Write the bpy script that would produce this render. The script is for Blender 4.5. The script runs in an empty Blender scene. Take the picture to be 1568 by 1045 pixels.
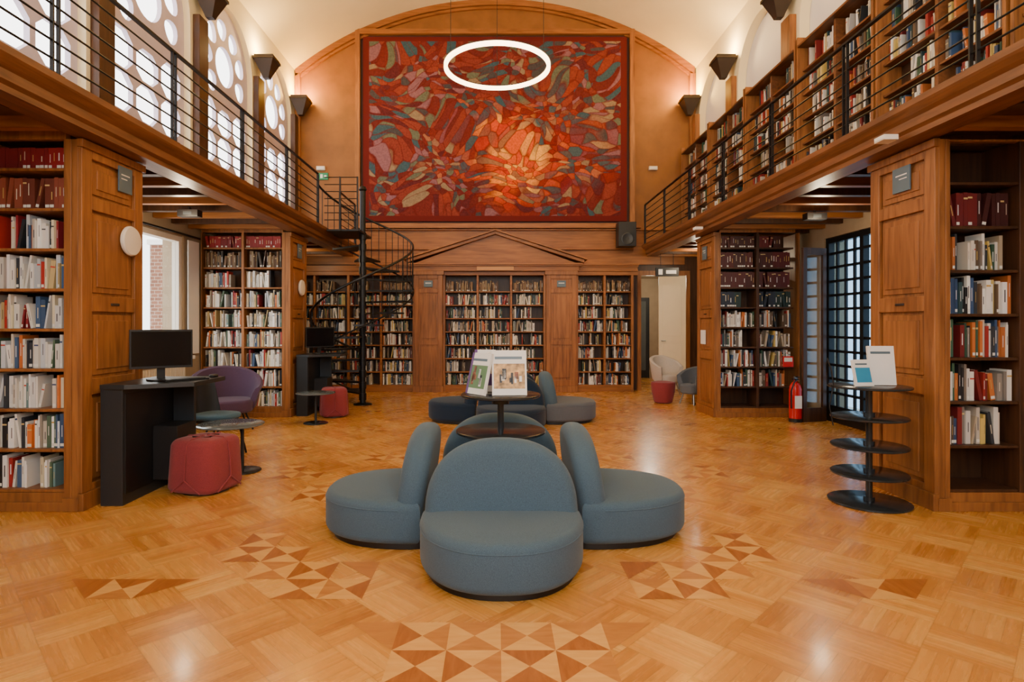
import bpy, math, random
from mathutils import Matrix, Vector
random.seed(11)
R=random.random
def U(a,b): return random.uniform(a,b)
def lin(c):
    o=[]
    for v in c[:3]:
        v=v/255.0
        o.append(v/12.92 if v<=0.04045 else ((v+0.055)/1.055)**2.4)
    return (o[0],o[1],o[2],1.0)
scene=bpy.context.scene
# ---------------------------------------------------------------- materials
def newmat(name):
    m=bpy.data.materials.new(name); m.use_nodes=True
    nt=m.node_tree; b=nt.nodes.get('Principled BSDF')
    return m,nt,b
def mat_plain(name,col,rough=.5,metal=0,emis=None,es=0,var=.06,scale=6,spec=.5,bump=0):
    m,nt,b=newmat(name)
    tc=nt.nodes.new('ShaderNodeTexCoord'); n=nt.nodes.new('ShaderNodeTexNoise'); n.inputs['Scale'].default_value=scale
    n.inputs['Detail'].default_value=4
    nt.links.new(tc.outputs['Object'],n.inputs['Vector'])
    r=nt.nodes.new('ShaderNodeValToRGB'); c=lin(col)
    r.color_ramp.elements[0].color=(c[0]*(1-var),c[1]*(1-var),c[2]*(1-var),1); r.color_ramp.elements[0].position=.3
    r.color_ramp.elements[1].color=(min(1,c[0]*(1+var)),min(1,c[1]*(1+var)),min(1,c[2]*(1+var)),1); r.color_ramp.elements[1].position=.7
    nt.links.new(n.outputs['Fac'],r.inputs['Fac']); nt.links.new(r.outputs['Color'],b.inputs['Base Color'])
    b.inputs['Roughness'].default_value=rough; b.inputs['Metallic'].default_value=metal
    b.inputs['Specular IOR Level'].default_value=spec
    if emis: b.inputs['Emission Color'].default_value=lin(emis); b.inputs['Emission Strength'].default_value=es
    return m
def mat_wood(name,c1,c2,sc=(14,14,1.2),rough=.42,spec=.35):
    m,nt,b=newmat(name)
    tc=nt.nodes.new('ShaderNodeTexCoord'); mp=nt.nodes.new('ShaderNodeMapping'); mp.inputs['Scale'].default_value=sc
    nt.links.new(tc.outputs['Object'],mp.inputs['Vector'])
    n=nt.nodes.new('ShaderNodeTexNoise'); n.inputs['Scale'].default_value=1.6; n.inputs['Detail'].default_value=8; n.inputs['Distortion'].default_value=.6
    nt.links.new(mp.outputs['Vector'],n.inputs['Vector'])
    n2=nt.nodes.new('ShaderNodeTexNoise'); n2.inputs['Scale'].default_value=.9; nt.links.new(tc.outputs['Object'],n2.inputs['Vector'])
    mx=nt.nodes.new('ShaderNodeMath'); mx.operation='ADD'
    h=nt.nodes.new('ShaderNodeMath'); h.operation='MULTIPLY'; h.inputs[1].default_value=.5
    nt.links.new(n2.outputs['Fac'],h.inputs[0]); nt.links.new(n.outputs['Fac'],mx.inputs[0]); nt.links.new(h.outputs[0],mx.inputs[1])
    r=nt.nodes.new('ShaderNodeValToRGB')
    r.color_ramp.elements[0].color=lin(c1); r.color_ramp.elements[0].position=.45
    r.color_ramp.elements[1].color=lin(c2); r.color_ramp.elements[1].position=1.0
    nt.links.new(mx.outputs[0],r.inputs['Fac']); nt.links.new(r.outputs['Color'],b.inputs['Base Color'])
    b.inputs['Roughness'].default_value=rough; b.inputs['Specular IOR Level'].default_value=spec
    return m
def mat_fabric(name,col):
    m,nt,b=newmat(name)
    tc=nt.nodes.new('ShaderNodeTexCoord'); n=nt.nodes.new('ShaderNodeTexNoise'); n.inputs['Scale'].default_value=300; n.inputs['Detail'].default_value=2
    nt.links.new(tc.outputs['Object'],n.inputs['Vector'])
    c=lin(col); r=nt.nodes.new('ShaderNodeValToRGB')
    r.color_ramp.elements[0].position=.3; r.color_ramp.elements[0].color=(c[0]*.75,c[1]*.75,c[2]*.75,1)
    r.color_ramp.elements[1].position=.7; r.color_ramp.elements[1].color=(c[0]*1.25,c[1]*1.25,c[2]*1.25,1)
    nt.links.new(n.outputs['Fac'],r.inputs['Fac']); nt.links.new(r.outputs['Color'],b.inputs['Base Color'])
    bp=nt.nodes.new('ShaderNodeBump'); bp.inputs['Strength'].default_value=.25; bp.inputs['Distance'].default_value=.002
    nt.links.new(n.outputs['Fac'],bp.inputs['Height']); nt.links.new(bp.outputs['Normal'],b.inputs['Normal'])
    b.inputs['Roughness'].default_value=.9; b.inputs['Specular IOR Level'].default_value=.15
    b.inputs['Sheen Weight'].default_value=.12
    return m
def mat_books():
    m,nt,b=newmat('book_covers')
    a=nt.nodes.new('ShaderNodeAttribute'); a.attribute_name='Col'
    nt.links.new(a.outputs['Color'],b.inputs['Base Color']); b.inputs['Roughness'].default_value=.55
    return m
def mat_floor():
    m,nt,b=newmat('parquet_floor'); N=nt.nodes.new; L=nt.links.new
    def M(op,a,bb=None,c=None):
        n=N('ShaderNodeMath'); n.operation=op
        for i,v in enumerate((a,bb,c)):
            if v is None: continue
            if isinstance(v,(int,float)): n.inputs[i].default_value=v
            else: L(v,n.inputs[i])
        return n.outputs[0]
    g=N('ShaderNodeNewGeometry'); mp=N('ShaderNodeMapping'); mp.inputs['Rotation'].default_value=(0,0,math.radians(45)); mp.inputs['Location'].default_value=(50,50,0)
    L(g.outputs['Position'],mp.inputs['Vector']); s=N('ShaderNodeSeparateXYZ'); L(mp.outputs['Vector'],s.inputs[0])
    u=M('DIVIDE',s.outputs[0],.3); v=M('DIVIDE',s.outputs[1],.3)
    iu=M('FLOOR',u); iv=M('FLOOR',v); fu=M('FRACT',u); fv=M('FRACT',v)
    par=M('FLOORED_MODULO',M('ADD',iu,iv),2.0)
    a=M('MULTIPLY',fu,par); c=M('MULTIPLY',fv,M('SUBTRACT',1.0,par)); st=M('MULTIPLY',M('ADD',a,c),5.0)
    si=M('FLOOR',st); sf=M('FRACT',st)
    cb=N('ShaderNodeCombineXYZ'); L(iu,cb.inputs[0]); L(iv,cb.inputs[1]); L(si,cb.inputs[2])
    wn=N('ShaderNodeTexWhiteNoise'); wn.noise_dimensions='3D'; L(cb.outputs[0],wn.inputs['Vector'])
    cb2=N('ShaderNodeCombineXYZ'); L(iu,cb2.inputs[0]); L(iv,cb2.inputs[1]); cb2.inputs[2].default_value=77
    wn2=N('ShaderNodeTexWhiteNoise'); wn2.noise_dimensions='3D'; L(cb2.outputs[0],wn2.inputs['Vector'])
    ga=M('ADD',M('MULTIPLY',s.outputs[0],M('ADD',M('MULTIPLY',par,45.0),3.0)),wn.outputs['Value'])
    gb=M('ADD',M('MULTIPLY',s.outputs[1],M('SUBTRACT',48.0,M('MULTIPLY',par,45.0))),si)
    cg=N('ShaderNodeCombineXYZ'); L(ga,cg.inputs[0]); L(gb,cg.inputs[1])
    gn=N('ShaderNodeTexNoise'); gn.inputs['Scale'].default_value=1.0; gn.inputs['Detail'].default_value=4; L(cg.outputs[0],gn.inputs['Vector'])
    big=N('ShaderNodeTexNoise'); big.inputs['Scale'].default_value=.8; L(g.outputs['Position'],big.inputs['Vector'])
    t=M('ADD',M('ADD',M('MULTIPLY',wn.outputs['Value'],.26),M('MULTIPLY',wn2.outputs['Value'],.3)),M('ADD',M('MULTIPLY',gn.outputs['Fac'],.34),M('MULTIPLY',big.outputs['Fac'],.22)))
    r=N('ShaderNodeValToRGB'); e=r.color_ramp.elements
    e[0].position=.18; e[0].color=lin((162,96,36)); e[1].position=.92; e[1].color=lin((228,174,92))
    x=e.new(.55); x.color=lin((204,140,62)); L(t,r.inputs['Fac'])
    edge=M('MINIMUM',sf,M('SUBTRACT',1.0,sf)); gap=M('LESS_THAN',edge,.03)
    e2=M('MINIMUM',M('MINIMUM',fu,M('SUBTRACT',1.0,fu)),M('MINIMUM',fv,M('SUBTRACT',1.0,fv))); gap2=M('LESS_THAN',e2,.008)
    gp=M('MULTIPLY',M('MAXIMUM',gap,gap2),.34)
    mx=N('ShaderNodeMix'); mx.data_type='RGBA'; L(gp,mx.inputs[0]); L(r.outputs['Color'],mx.inputs[6]); mx.inputs[7].default_value=lin((110,62,28))
    L(mx.outputs[2],b.inputs['Base Color'])
    rr=M('ADD',M('MULTIPLY',gn.outputs['Fac'],.14),.2); L(rr,b.inputs['Roughness'])
    b.inputs['Coat Weight'].default_value=.22; b.inputs['Coat Roughness'].default_value=.12
    return m
def mat_mural():
    m,nt,b=newmat('mural_tapestry'); N=nt.nodes.new; L=nt.links.new
    def M(op,a,bb=None,c=None):
        n=N('ShaderNodeMath'); n.operation=op
        for i,v in enumerate((a,bb,c)):
            if v is None: continue
            if isinstance(v,(int,float)): n.inputs[i].default_value=v
            else: L(v,n.inputs[i])
        return n.outputs[0]
    tc=N('ShaderNodeTexCoord')
    def warp(vec,scale,amt):
        n=N('ShaderNodeTexNoise'); n.inputs['Scale'].default_value=scale; n.inputs['Detail'].default_value=0; L(vec,n.inputs['Vector'])
        sub=N('ShaderNodeVectorMath'); sub.operation='SUBTRACT'; L(n.outputs['Color'],sub.inputs[0]); sub.inputs[1].default_value=(.5,.5,.5)
        sc=N('ShaderNodeVectorMath'); sc.operation='SCALE'; L(sub.outputs[0],sc.inputs[0]); sc.inputs['Scale'].default_value=amt
        ad=N('ShaderNodeVectorMath'); ad.operation='ADD'; L(vec,ad.inputs[0]); L(sc.outputs[0],ad.inputs[1]); return ad.outputs[0]
    w1=warp(tc.outputs['Object'],.95,1.0); w1=warp(w1,3.0,.2)
    mp2=N('ShaderNodeMapping'); mp2.inputs['Scale'].default_value=(1.0,0.0,1.4); mp2.inputs['Rotation'].default_value=(0,math.radians(32),0); L(w1,mp2.inputs['Vector'])
    v=N('ShaderNodeTexVoronoi'); v.inputs['Scale'].default_value=5.2; L(mp2.outputs[0],v.inputs['Vector'])
    ve=N('ShaderNodeTexVoronoi'); ve.feature='DISTANCE_TO_EDGE'; ve.inputs['Scale'].default_value=5.2; L(mp2.outputs[0],ve.inputs['Vector'])
    sep=N('ShaderNodeSeparateColor'); L(v.outputs['Color'],sep.inputs[0])
    def ramp(pal):
        cr=N('ShaderNodeValToRGB'); cr.color_ramp.interpolation='CONSTANT'; e=cr.color_ramp.elements
        e[0].color=lin(pal[0][1]); e[1].position=pal[1][0]; e[1].color=lin(pal[1][1])
        for p,c in pal[2:]:
            x=e.new(p); x.color=lin(c)
        L(sep.outputs[0],cr.inputs['Fac']); return cr
    cold=ramp([(0,(104,42,38)),(.14,(128,56,46)),(.26,(72,70,74)),(.36,(62,86,98)),(.46,(134,60,48)),(.56,(98,104,88)),(.64,(92,40,44)),(.74,(140,120,96)),(.82,(112,44,40)),(.91,(134,94,104))])
    warm=ramp([(0,(146,46,34)),(.16,(180,72,44)),(.3,(94,84,84)),(.4,(126,38,34)),(.52,(196,96,54)),(.62,(76,94,102)),(.7,(158,52,38)),(.82,(168,134,98)),(.9,(122,38,42))])
    hot=ramp([(0,(230,96,30)),(.2,(250,146,44)),(.38,(200,60,28)),(.5,(255,182,76)),(.66,(220,80,30)),(.8,(166,106,70)),(.88,(244,158,72))])
    def rad(cx,cz,sx,sz,fr,to,seed):
        g=N('ShaderNodeMapping'); g.inputs['Location'].default_value=(-cx*sx,0,-cz*sz); g.inputs['Scale'].default_value=(sx,0,sz); L(tc.outputs['Object'],g.inputs['Vector'])
        ln=N('ShaderNodeVectorMath'); ln.operation='LENGTH'; L(g.outputs[0],ln.inputs[0])
        n3=N('ShaderNodeTexNoise'); n3.inputs['Scale'].default_value=seed; L(tc.outputs['Object'],n3.inputs['Vector'])
        am=M('MULTIPLY_ADD',n3.outputs['Fac'],.9,ln.outputs['Value'])
        jit=M('MULTIPLY_ADD',sep.outputs[1],.45,am)
        rp=N('ShaderNodeMapRange'); rp.inputs['From Min'].default_value=fr; rp.inputs['From Max'].default_value=to; rp.inputs['To Min'].default_value=1; rp.inputs['To Max'].default_value=0
        L(jit,rp.inputs['Value']); return rp.outputs[0]
    def mix(f,a,bc):
        k=N('ShaderNodeMix'); k.data_type='RGBA'; L(f,k.inputs[0]); L(a,k.inputs[6])
        if isinstance(bc,tuple): k.inputs[7].default_value=bc
        else: L(bc,k.inputs[7])
        return k.outputs[2]
    c=mix(rad(.6,-.5,.48,.7,1.1,1.65,1.1),cold.outputs[0],warm.outputs[0])
    c=mix(rad(.35,-.6,.8,.7,1.0,1.35,1.6),c,hot.outputs[0])
    er=N('ShaderNodeMapRange'); er.inputs['From Min'].default_value=.01; er.inputs['From Max'].default_value=.09; er.inputs['To Min'].default_value=.7; er.inputs['To Max'].default_value=0
    L(ve.outputs['Distance'],er.inputs['Value'])
    c=mix(er.outputs[0],c,lin((104,32,28)))
    wv=N('ShaderNodeTexNoise'); wv.inputs['Scale'].default_value=30; wv.inputs['Detail'].default_value=2; L(tc.outputs['Object'],wv.inputs['Vector'])
    hs=N('ShaderNodeHueSaturation'); L(M('MULTIPLY_ADD',wv.outputs['Fac'],.8,.5),hs.inputs['Value']); L(c,hs.inputs['Color']); c=hs.outputs[0]
    s=N('ShaderNodeSeparateXYZ'); L(tc.outputs['Object'],s.inputs[0])
    bx=M('GREATER_THAN',M('ABSOLUTE',s.outputs[0]),2.68); bz=M('GREATER_THAN',M('ABSOLUTE',s.outputs[2]),1.86)
    c=mix(M('MAXIMUM',bx,bz),c,lin((98,34,32)))
    L(c,b.inputs['Base Color']); b.inputs['Roughness'].default_value=.95; b.inputs['Specular IOR Level'].default_value=.1
    return m
def mat_brick(name):
    m,nt,b=newmat(name); tc=nt.nodes.new('ShaderNodeTexCoord')
    br=nt.nodes.new('ShaderNodeTexBrick'); br.inputs['Scale'].default_value=3; br.inputs['Color1'].default_value=lin((128,86,66)); br.inputs['Color2'].default_value=lin((110,72,56)); br.inputs['Mortar'].default_value=lin((160,140,124))
    sw=nt.nodes.new('ShaderNodeSeparateXYZ'); cb=nt.nodes.new('ShaderNodeCombineXYZ')
    ad=nt.nodes.new('ShaderNodeMath'); ad.operation='ADD'
    nt.links.new(tc.outputs['Object'],sw.inputs[0]); nt.links.new(sw.outputs[0],ad.inputs[0]); nt.links.new(sw.outputs[1],ad.inputs[1])
    nt.links.new(ad.outputs[0],cb.inputs[0]); nt.links.new(sw.outputs[2],cb.inputs[1])
    nt.links.new(cb.outputs[0],br.inputs['Vector']); nt.links.new(br.outputs['Color'],b.inputs['Base Color']); b.inputs['Roughness'].default_value=.9
    return m
def mat_glass(name,t0=(.92,.95,.96,1)):
    m,nt,b=newmat(name); out=nt.nodes['Material Output']
    t=nt.nodes.new('ShaderNodeBsdfTransparent'); g=nt.nodes.new('ShaderNodeBsdfGlossy'); g.inputs['Roughness'].default_value=.02
    mx=nt.nodes.new('ShaderNodeMixShader'); mx.inputs[0].default_value=.07
    t.inputs[0].default_value=t0
    nt.links.new(t.outputs[0],mx.inputs[1]); nt.links.new(g.outputs[0],mx.inputs[2]); nt.links.new(mx.outputs[0],out.inputs[0])
    return m
def mat_emit(name,col,s):
    m,nt,b=newmat(name); b.inputs['Base Color'].default_value=lin(col); b.inputs['Emission Color'].default_value=lin(col); b.inputs['Emission Strength'].default_value=s
    return m

WOOD=mat_wood('oak_wood',(102,60,29),(168,108,56))
WOODH=mat_wood('oak_wood_along',(80,46,24),(132,82,44),(14,1.2,14))
WOODX=mat_wood('oak_wood_across',(110,64,27),(168,106,50),(1.2,14,14))
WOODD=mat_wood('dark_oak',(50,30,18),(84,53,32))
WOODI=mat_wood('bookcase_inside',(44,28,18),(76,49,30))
TAN=mat_plain('tan_leather_wall',(134,84,32),.6,var=.16,scale=3)
CREAM=mat_plain('cream_plaster',(234,220,182),.8,var=.03,scale=2)
WHITE=mat_plain('white_plaster',(226,220,218),.8,var=.03,scale=2)
STONE=mat_plain('pale_stone_tracery',(200,188,204),.8,var=.06,scale=5)
FLOOR=mat_floor(); MURAL=mat_mural(); BOOK=mat_books()
INL_D=mat_wood('inlay_dark',(142,82,36),(174,106,50),(20,4,4),.25)
INL_M=mat_wood('inlay_mid',(168,106,50),(192,128,64),(4,20,4),.25)
INL_L=mat_wood('inlay_light',(206,148,74),(222,168,94),(4,20,4),.25)
IRON=mat_plain('black_iron',(26,26,28),.4,metal=.4)
BRONZE=mat_plain('dark_bronze',(52,40,32),.5,metal=.3)
BLACK=mat_plain('black_plastic',(16,16,18),.45)
SCREEN=mat_plain('monitor_screen',(8,10,16),.15)
DESKM=mat_plain('dark_laminate',(34,38,42),.4)
TABLEM=mat_plain('dark_table_metal',(56,60,64),.2,metal=.5)
TABLET=mat_plain('grey_glass_tabletop',(110,118,120),.12,metal=.4)
STEEL=mat_plain('brushed_steel',(170,172,175),.3,metal=.8)
BLUE=mat_fabric('blue_grey_fabric',(72,92,108))
NAVY=mat_fabric('navy_fabric',(28,42,60))
GREYF=mat_fabric('grey_fabric',(92,97,105))
RED=mat_fabric('maroon_fabric',(134,54,58))
PURPLE=mat_fabric('purple_fabric',(78,58,80))
TEAL=mat_fabric('teal_fabric',(66,96,118))
CREAMF=mat_fabric('cream_fabric',(190,180,170))
PAPER=mat_plain('white_paper',(228,225,220),.6,var=.02)
WPLAST=mat_plain('white_plastic',(222,212,198),.45,var=.02)
PLATE=mat_plain('grey_sign_plate',(84,104,116),.4)
GREEN=mat_plain('green_exit_sign',(20,120,80),.4,emis=(20,130,80),es=.3)
REDP=mat_plain('extinguisher_red',(200,28,24),.25)
PURP=mat_plain('purple_paper',(92,60,120),.5)
GRNP=mat_plain('green_paper',(90,124,84),.5)
BLUP=mat_plain('blue_print',(50,140,180),.5)
PICT=mat_plain('printed_cover',(190,150,96),.5,var=.7,scale=26)
PICT2=mat_plain('printed_figures',(120,70,44),.5,var=.7,scale=30)
DOORC=mat_plain('cream_door_paint',(240,220,180),.5,var=.02)
GLASS=mat_glass('window_glass')
GLASSB=mat_glass('tinted_glass',(.4,.54,.66,1))
BRICK=mat_brick('pale_brick')
GLOW=mat_emit('ring_light_diffuser',(255,220,166),11)
LAMPW=mat_emit('uplight_lamp',(255,190,90),12)

# ---------------------------------------------------------------- mesh builder
class MB:
    def __init__(s): s.v=[]; s.f=[]; s.m=[]; s.mats=[]
    def mi(s,mat):
        if mat not in s.mats: s.mats.append(mat)
        return s.mats.index(mat)
    def add(s,vs,fs,mat,M=None):
        o=len(s.v)
        for p in vs:
            s.v.append(tuple(M@Vector(p)) if M is not None else tuple(p))
        k=s.mi(mat)
        for f in fs: s.f.append([o+i for i in f]); s.m.append(k)
    def box(s,x0,x1,y0,y1,z0,z1,mat,M=None):
        if x0>x1:x0,x1=x1,x0
        if y0>y1:y0,y1=y1,y0
        if z0>z1:z0,z1=z1,z0
        s.add([(x0,y0,z0),(x1,y0,z0),(x1,y1,z0),(x0,y1,z0),(x0,y0,z1),(x1,y0,z1),(x1,y1,z1),(x0,y1,z1)],
              [(0,3,2,1),(4,5,6,7),(0,1,5,4),(1,2,6,5),(2,3,7,6),(3,0,4,7)],mat,M)
    def frustum(s,cx,cy,z0,z1,a0,b0,a1,b1,mat):
        s.add([(cx-a0,cy-b0,z0),(cx+a0,cy-b0,z0),(cx+a0,cy+b0,z0),(cx-a0,cy+b0,z0),(cx-a1,cy-b1,z1),(cx+a1,cy-b1,z1),(cx+a1,cy+b1,z1),(cx-a1,cy+b1,z1)],
              [(0,3,2,1),(4,5,6,7),(0,1,5,4),(1,2,6,5),(2,3,7,6),(3,0,4,7)],mat)
    def lathe(s,prof,mat,M=None,seg=32):
        vs=[];fs=[]
        n=len(prof)
        for r,z in prof:
            for i in range(seg):
                a=2*math.pi*i/seg; vs.append((r*math.cos(a),r*math.sin(a),z))
        for j in range(n-1):
            for i in range(seg):
                k=(i+1)%seg; fs.append((j*seg+i,j*seg+k,(j+1)*seg+k,(j+1)*seg+i))
        fs.append(tuple(range(seg-1,-1,-1))); fs.append(tuple((n-1)*seg+i for i in range(seg)))
        s.add(vs,fs,mat,M)
    def cyl(s,x,y,z0,z1,r,mat,seg=24): s.lathe([(r,z0),(r,z1)],mat,Matrix.Translation((x,y,0)),seg)
    def disc(s,x,y,z,r,t,mat,seg=48):
        s.lathe([(r-.006,z-t),(r,z-t+.004),(r,z-.004),(r-.006,z)],mat,Matrix.Translation((x,y,0)),seg)
    def tube(s,pts,r,mat,seg=8,closed=False,M=None):
        pts=[Vector(p) for p in pts]; n=len(pts); vs=[];fs=[]; up=Vector((0,0,1)); prev=None
        for i,p in enumerate(pts):
            if closed: t=(pts[(i+1)%n]-pts[i-1])
            else: t=pts[min(i+1,n-1)]-pts[max(i-1,0)]
            t.normalize()
            if prev is None:
                a=t.cross(up)
                if a.length<1e-3: a=t.cross(Vector((1,0,0)))
            else:
                a=prev-t*prev.dot(t)
            a.normalize(); prev=a; b=t.cross(a)
            for k in range(seg):
                an=2*math.pi*k/seg; vs.append(p+a*(r*math.cos(an))+b*(r*math.sin(an)))
        m=n if closed else n-1
        for i in range(m):
            j=(i+1)%n
            for k in range(seg):
                l=(k+1)%seg; fs.append((i*seg+k,i*seg+l,j*seg+l,j*seg+k))
        if not closed:
            fs.append(tuple(range(seg-1,-1,-1))); fs.append(tuple((n-1)*seg+i for i in range(seg)))
        s.add(vs,fs,mat,M)
    def prism_y(s,poly,y0,y1,mat):  # poly of (x,z)
        n=len(poly); vs=[(p[0],y0,p[1]) for p in poly]+[(p[0],y1,p[1]) for p in poly]
        fs=[tuple(range(n)),tuple(range(2*n-1,n-1,-1))]+[(i,n+i,n+(i+1)%n,(i+1)%n) for i in range(n)]
        s.add(vs,fs,mat)
    def rext(s,poly,t0,t1,r,mat,M=None,crown=0,func=None,n=5):
        N=len(poly); nr=[]
        for i in range(N):
            a=Vector(poly[i-1]);b=Vector(poly[i]);c=Vector(poly[(i+1)%N])
            e1=(b-a);e2=(c-b)
            if e1.length>0:e1.normalize()
            if e2.length>0:e2.normalize()
            q=Vector((e1.y+e2.y,-(e1.x+e2.x)))
            if q.length>0:q.normalize()
            nr.append(q)
        rings=[]
        if crown: rings.append((r+.12,t0-0.0))
        for k in range(n+1):
            a=math.pi/2*k/n; rings.append((r*(1-math.sin(a)),t0+r*(1-math.cos(a))))
        for k in range(n+1):
            a=math.pi/2*k/n; rings.append((r*(1-math.cos(a)),t1-r*(1-math.sin(a))))
        if crown:
            rings.append((r+.05,t1+crown*.6)); rings.append((r+.12,t1+crown))
        vs=[];fs=[]
        for off,t in rings:
            for i in range(N):
                p=Vector(poly[i])-nr[i]*off
                q=(p.x,p.y,t)
                if func:q=func(*q)
                vs.append(q)
        for j in range(len(rings)-1):
            for i in range(N):
                k=(i+1)%N; fs.append((j*N+i,j*N+k,(j+1)*N+k,(j+1)*N+i))
        fs.append(tuple(range(N-1,-1,-1))); fs.append(tuple((len(rings)-1)*N+i for i in range(N)))
        s.add(vs,fs,mat,M)
    def build(s,name,smooth=False,bevel=0,recenter=True):
        me=bpy.data.meshes.new(name)
        lo=[min(v[i] for v in s.v) for i in range(3)]; hi=[max(v[i] for v in s.v) for i in range(3)]
        c=Vector([(lo[i]+hi[i])/2 for i in range(3)])
        me.from_pydata([(v[0]-c.x,v[1]-c.y,v[2]-c.z) for v in s.v],[],s.f)
        for m in s.mats: me.materials.append(m)
        me.polygons.foreach_set('material_index',s.m)
        if smooth:
            me.polygons.foreach_set('use_smooth',[True]*len(s.f)); me.update(); me.set_sharp_from_angle(angle=math.radians(38))
        me.update()
        ob=bpy.data.objects.new(name,me); ob.location=c; scene.collection.objects.link(ob)
        if bevel:
            b=ob.modifiers.new('bevel','BEVEL'); b.width=bevel; b.segments=2; b.limit_method='ANGLE'
        return ob
class BK:
    def __init__(s): s.v=[];s.f=[];s.c=[]
    def quad(s,a,b,c,d,col):
        o=len(s.v); s.v+= [tuple(a),tuple(b),tuple(c),tuple(d)]; s.f.append((o,o+1,o+2,o+3)); s.c+= [col]*4
    def book(s,o,u,d,w,h,dp,col,lean=0):
        up=Vector((0,0,1))*math.cos(lean)+u*math.sin(lean); uu=u*math.cos(lean)-Vector((0,0,1))*math.sin(lean)
        if lean>0: o=o+Vector((0,0,1))*(w*math.sin(lean))
        a=o;b=o+uu*w;c=b+up*h;e=o+up*h; D=d*dp
        s.quad(a,b,c,e,col); s.quad(b,b+D,c+D,c,col); s.quad(a+D,a,e,e+D,col)
        pg=lin((222,212,190)); s.quad(e+up*-.004,c+up*-.004,c+D+up*-.004,e+D+up*-.004,pg)
        s.quad(a+D,b+D,c+D,e+D,pg)
        f=-d*.0012; lum=sum(col[:3])/3
        if w>.012:
            k=R()
            if k<.5:
                z0=U(.3,.45)*h; z1=z0+U(.25,.4)*h
                lc=lin((70,66,70)) if lum>.3 else lin(random.choice([(215,205,180),(190,160,90),(225,225,222)]))
                m0=U(.36,.44); s.quad(a+uu*w*m0+up*z0+f,a+uu*w*(1-m0)+up*z0+f,a+uu*w*(1-m0)+up*z1+f,a+uu*w*m0+up*z1+f,lc)
            elif k<.72:
                z0=U(.72,.84)*h; z1=z0+.05*h
                lc=lin(random.choice([(190,60,40),(50,70,110),(60,60,60),(200,160,80)])) if lum>.3 else lin((205,180,120))
                s.quad(a+up*z0+f,b+up*z0+f,b+up*z1+f,a+up*z1+f,lc)
        if R()<.4 and w>.012:
            z0=.05*h; z1=z0+.022
            s.quad(a+uu*w*.08+up*z0+f,a+uu*w*.92+up*z0+f,a+uu*w*.92+up*z1+f,a+uu*w*.08+up*z1+f,lin((225,222,212)))
    def row(s,o,u,d,L,hm,pal,full=.93,tilt=.1):
        p=U(0,.01); o=Vector(o);u=Vector(u);d=Vector(d)
        same=0; col=None; sh=None
        reg=pal in ('red','redd','green','leather')
        while True:
            w=random.choice([U(.010,.018),U(.014,.026),U(.022,.036)]) if not reg else U(.026,.038)
            if p+w>L-.004: break
            if R()>full+.05 and not reg:
                p+=U(.03,.1)
                if p+w+.04>L: break
            if same<=0:
                col=lin(random.choice(PAL[pal])); k=U(.7,1.1); col=(min(1,col[0]*k),min(1,col[1]*k),min(1,col[2]*k),1)
                same=random.choice([1,1,1,1,1,1,2]) if not reg else 6
                sh=U(.66,.94)*hm if not reg else hm*.84
            same-=1
            h=sh*U(.97,1.02) if (R()<.4 or reg) else U(.62,.94)*hm
            ln=0
            if R()<tilt and p+w+.08<L: ln=random.choice([-1,1])*U(.08,.22)
            dd=U(0,.03) if not reg else U(0,.006)
            if ln>0:
                s.book(o+u*p+d*dd,u,d,w,h,.16,col,ln); p+=w+h*math.sin(ln)*.98
            elif ln<0:
                p+=h*math.sin(-ln)*.98
                if p+w>L: break
                s.book(o+u*p+d*dd,u,d,w,h,.16,col,ln); p+=w
            else:
                s.book(o+u*p+d*dd,u,d,w,h,.16,col); p+=w+.001
    def build(s,name):
        me=bpy.data.meshes.new(name)
        lo=[min(v[i] for v in s.v) for i in range(3)]; hi=[max(v[i] for v in s.v) for i in range(3)]
        c=Vector([(lo[i]+hi[i])/2 for i in range(3)])
        me.from_pydata([(v[0]-c.x,v[1]-c.y,v[2]-c.z) for v in s.v],[],s.f)
        at=me.color_attributes.new('Col','FLOAT_COLOR','CORNER')
        at.data.foreach_set('color',[x for q in s.c for x in q])
        me.materials.append(BOOK); ob=bpy.data.objects.new(name,me); ob.location=c; scene.collection.objects.link(ob); return ob
W1=(232,228,218);W2=(215,205,188);W3=(240,238,234)
PAL={'light':[W1,W1,W2,W3,W1,W3,W2,W3,W1,(205,210,215),(176,44,38),(44,48,56),(212,116,50),(80,104,84),(64,90,126),(146,36,44),(196,172,120),(150,140,128),(30,30,34),(226,214,180),(110,140,140)],
 'mixed':[W1,W2,W3,W1,W1,(180,165,140),(156,44,38),(118,32,34),(50,54,60),(190,108,50),(56,88,68),(54,78,114),(32,32,36),(96,78,60),(136,130,122),(42,70,76),(204,178,100),(200,196,190),(120,110,100)],
 'old':[(110,80,50),(90,60,38),(130,100,66),(70,46,30),(150,126,90),(60,50,40)],
 'red':[(138,28,28),(144,26,30),(120,22,24)],
 'redd':[(98,24,26),(84,22,24),(66,24,24),(76,28,26)],
 'green':[(30,50,46),(26,40,44),(34,44,60)],
 'leather':[(122,58,42),(138,68,48),(128,60,44),(110,42,32)]}

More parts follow.
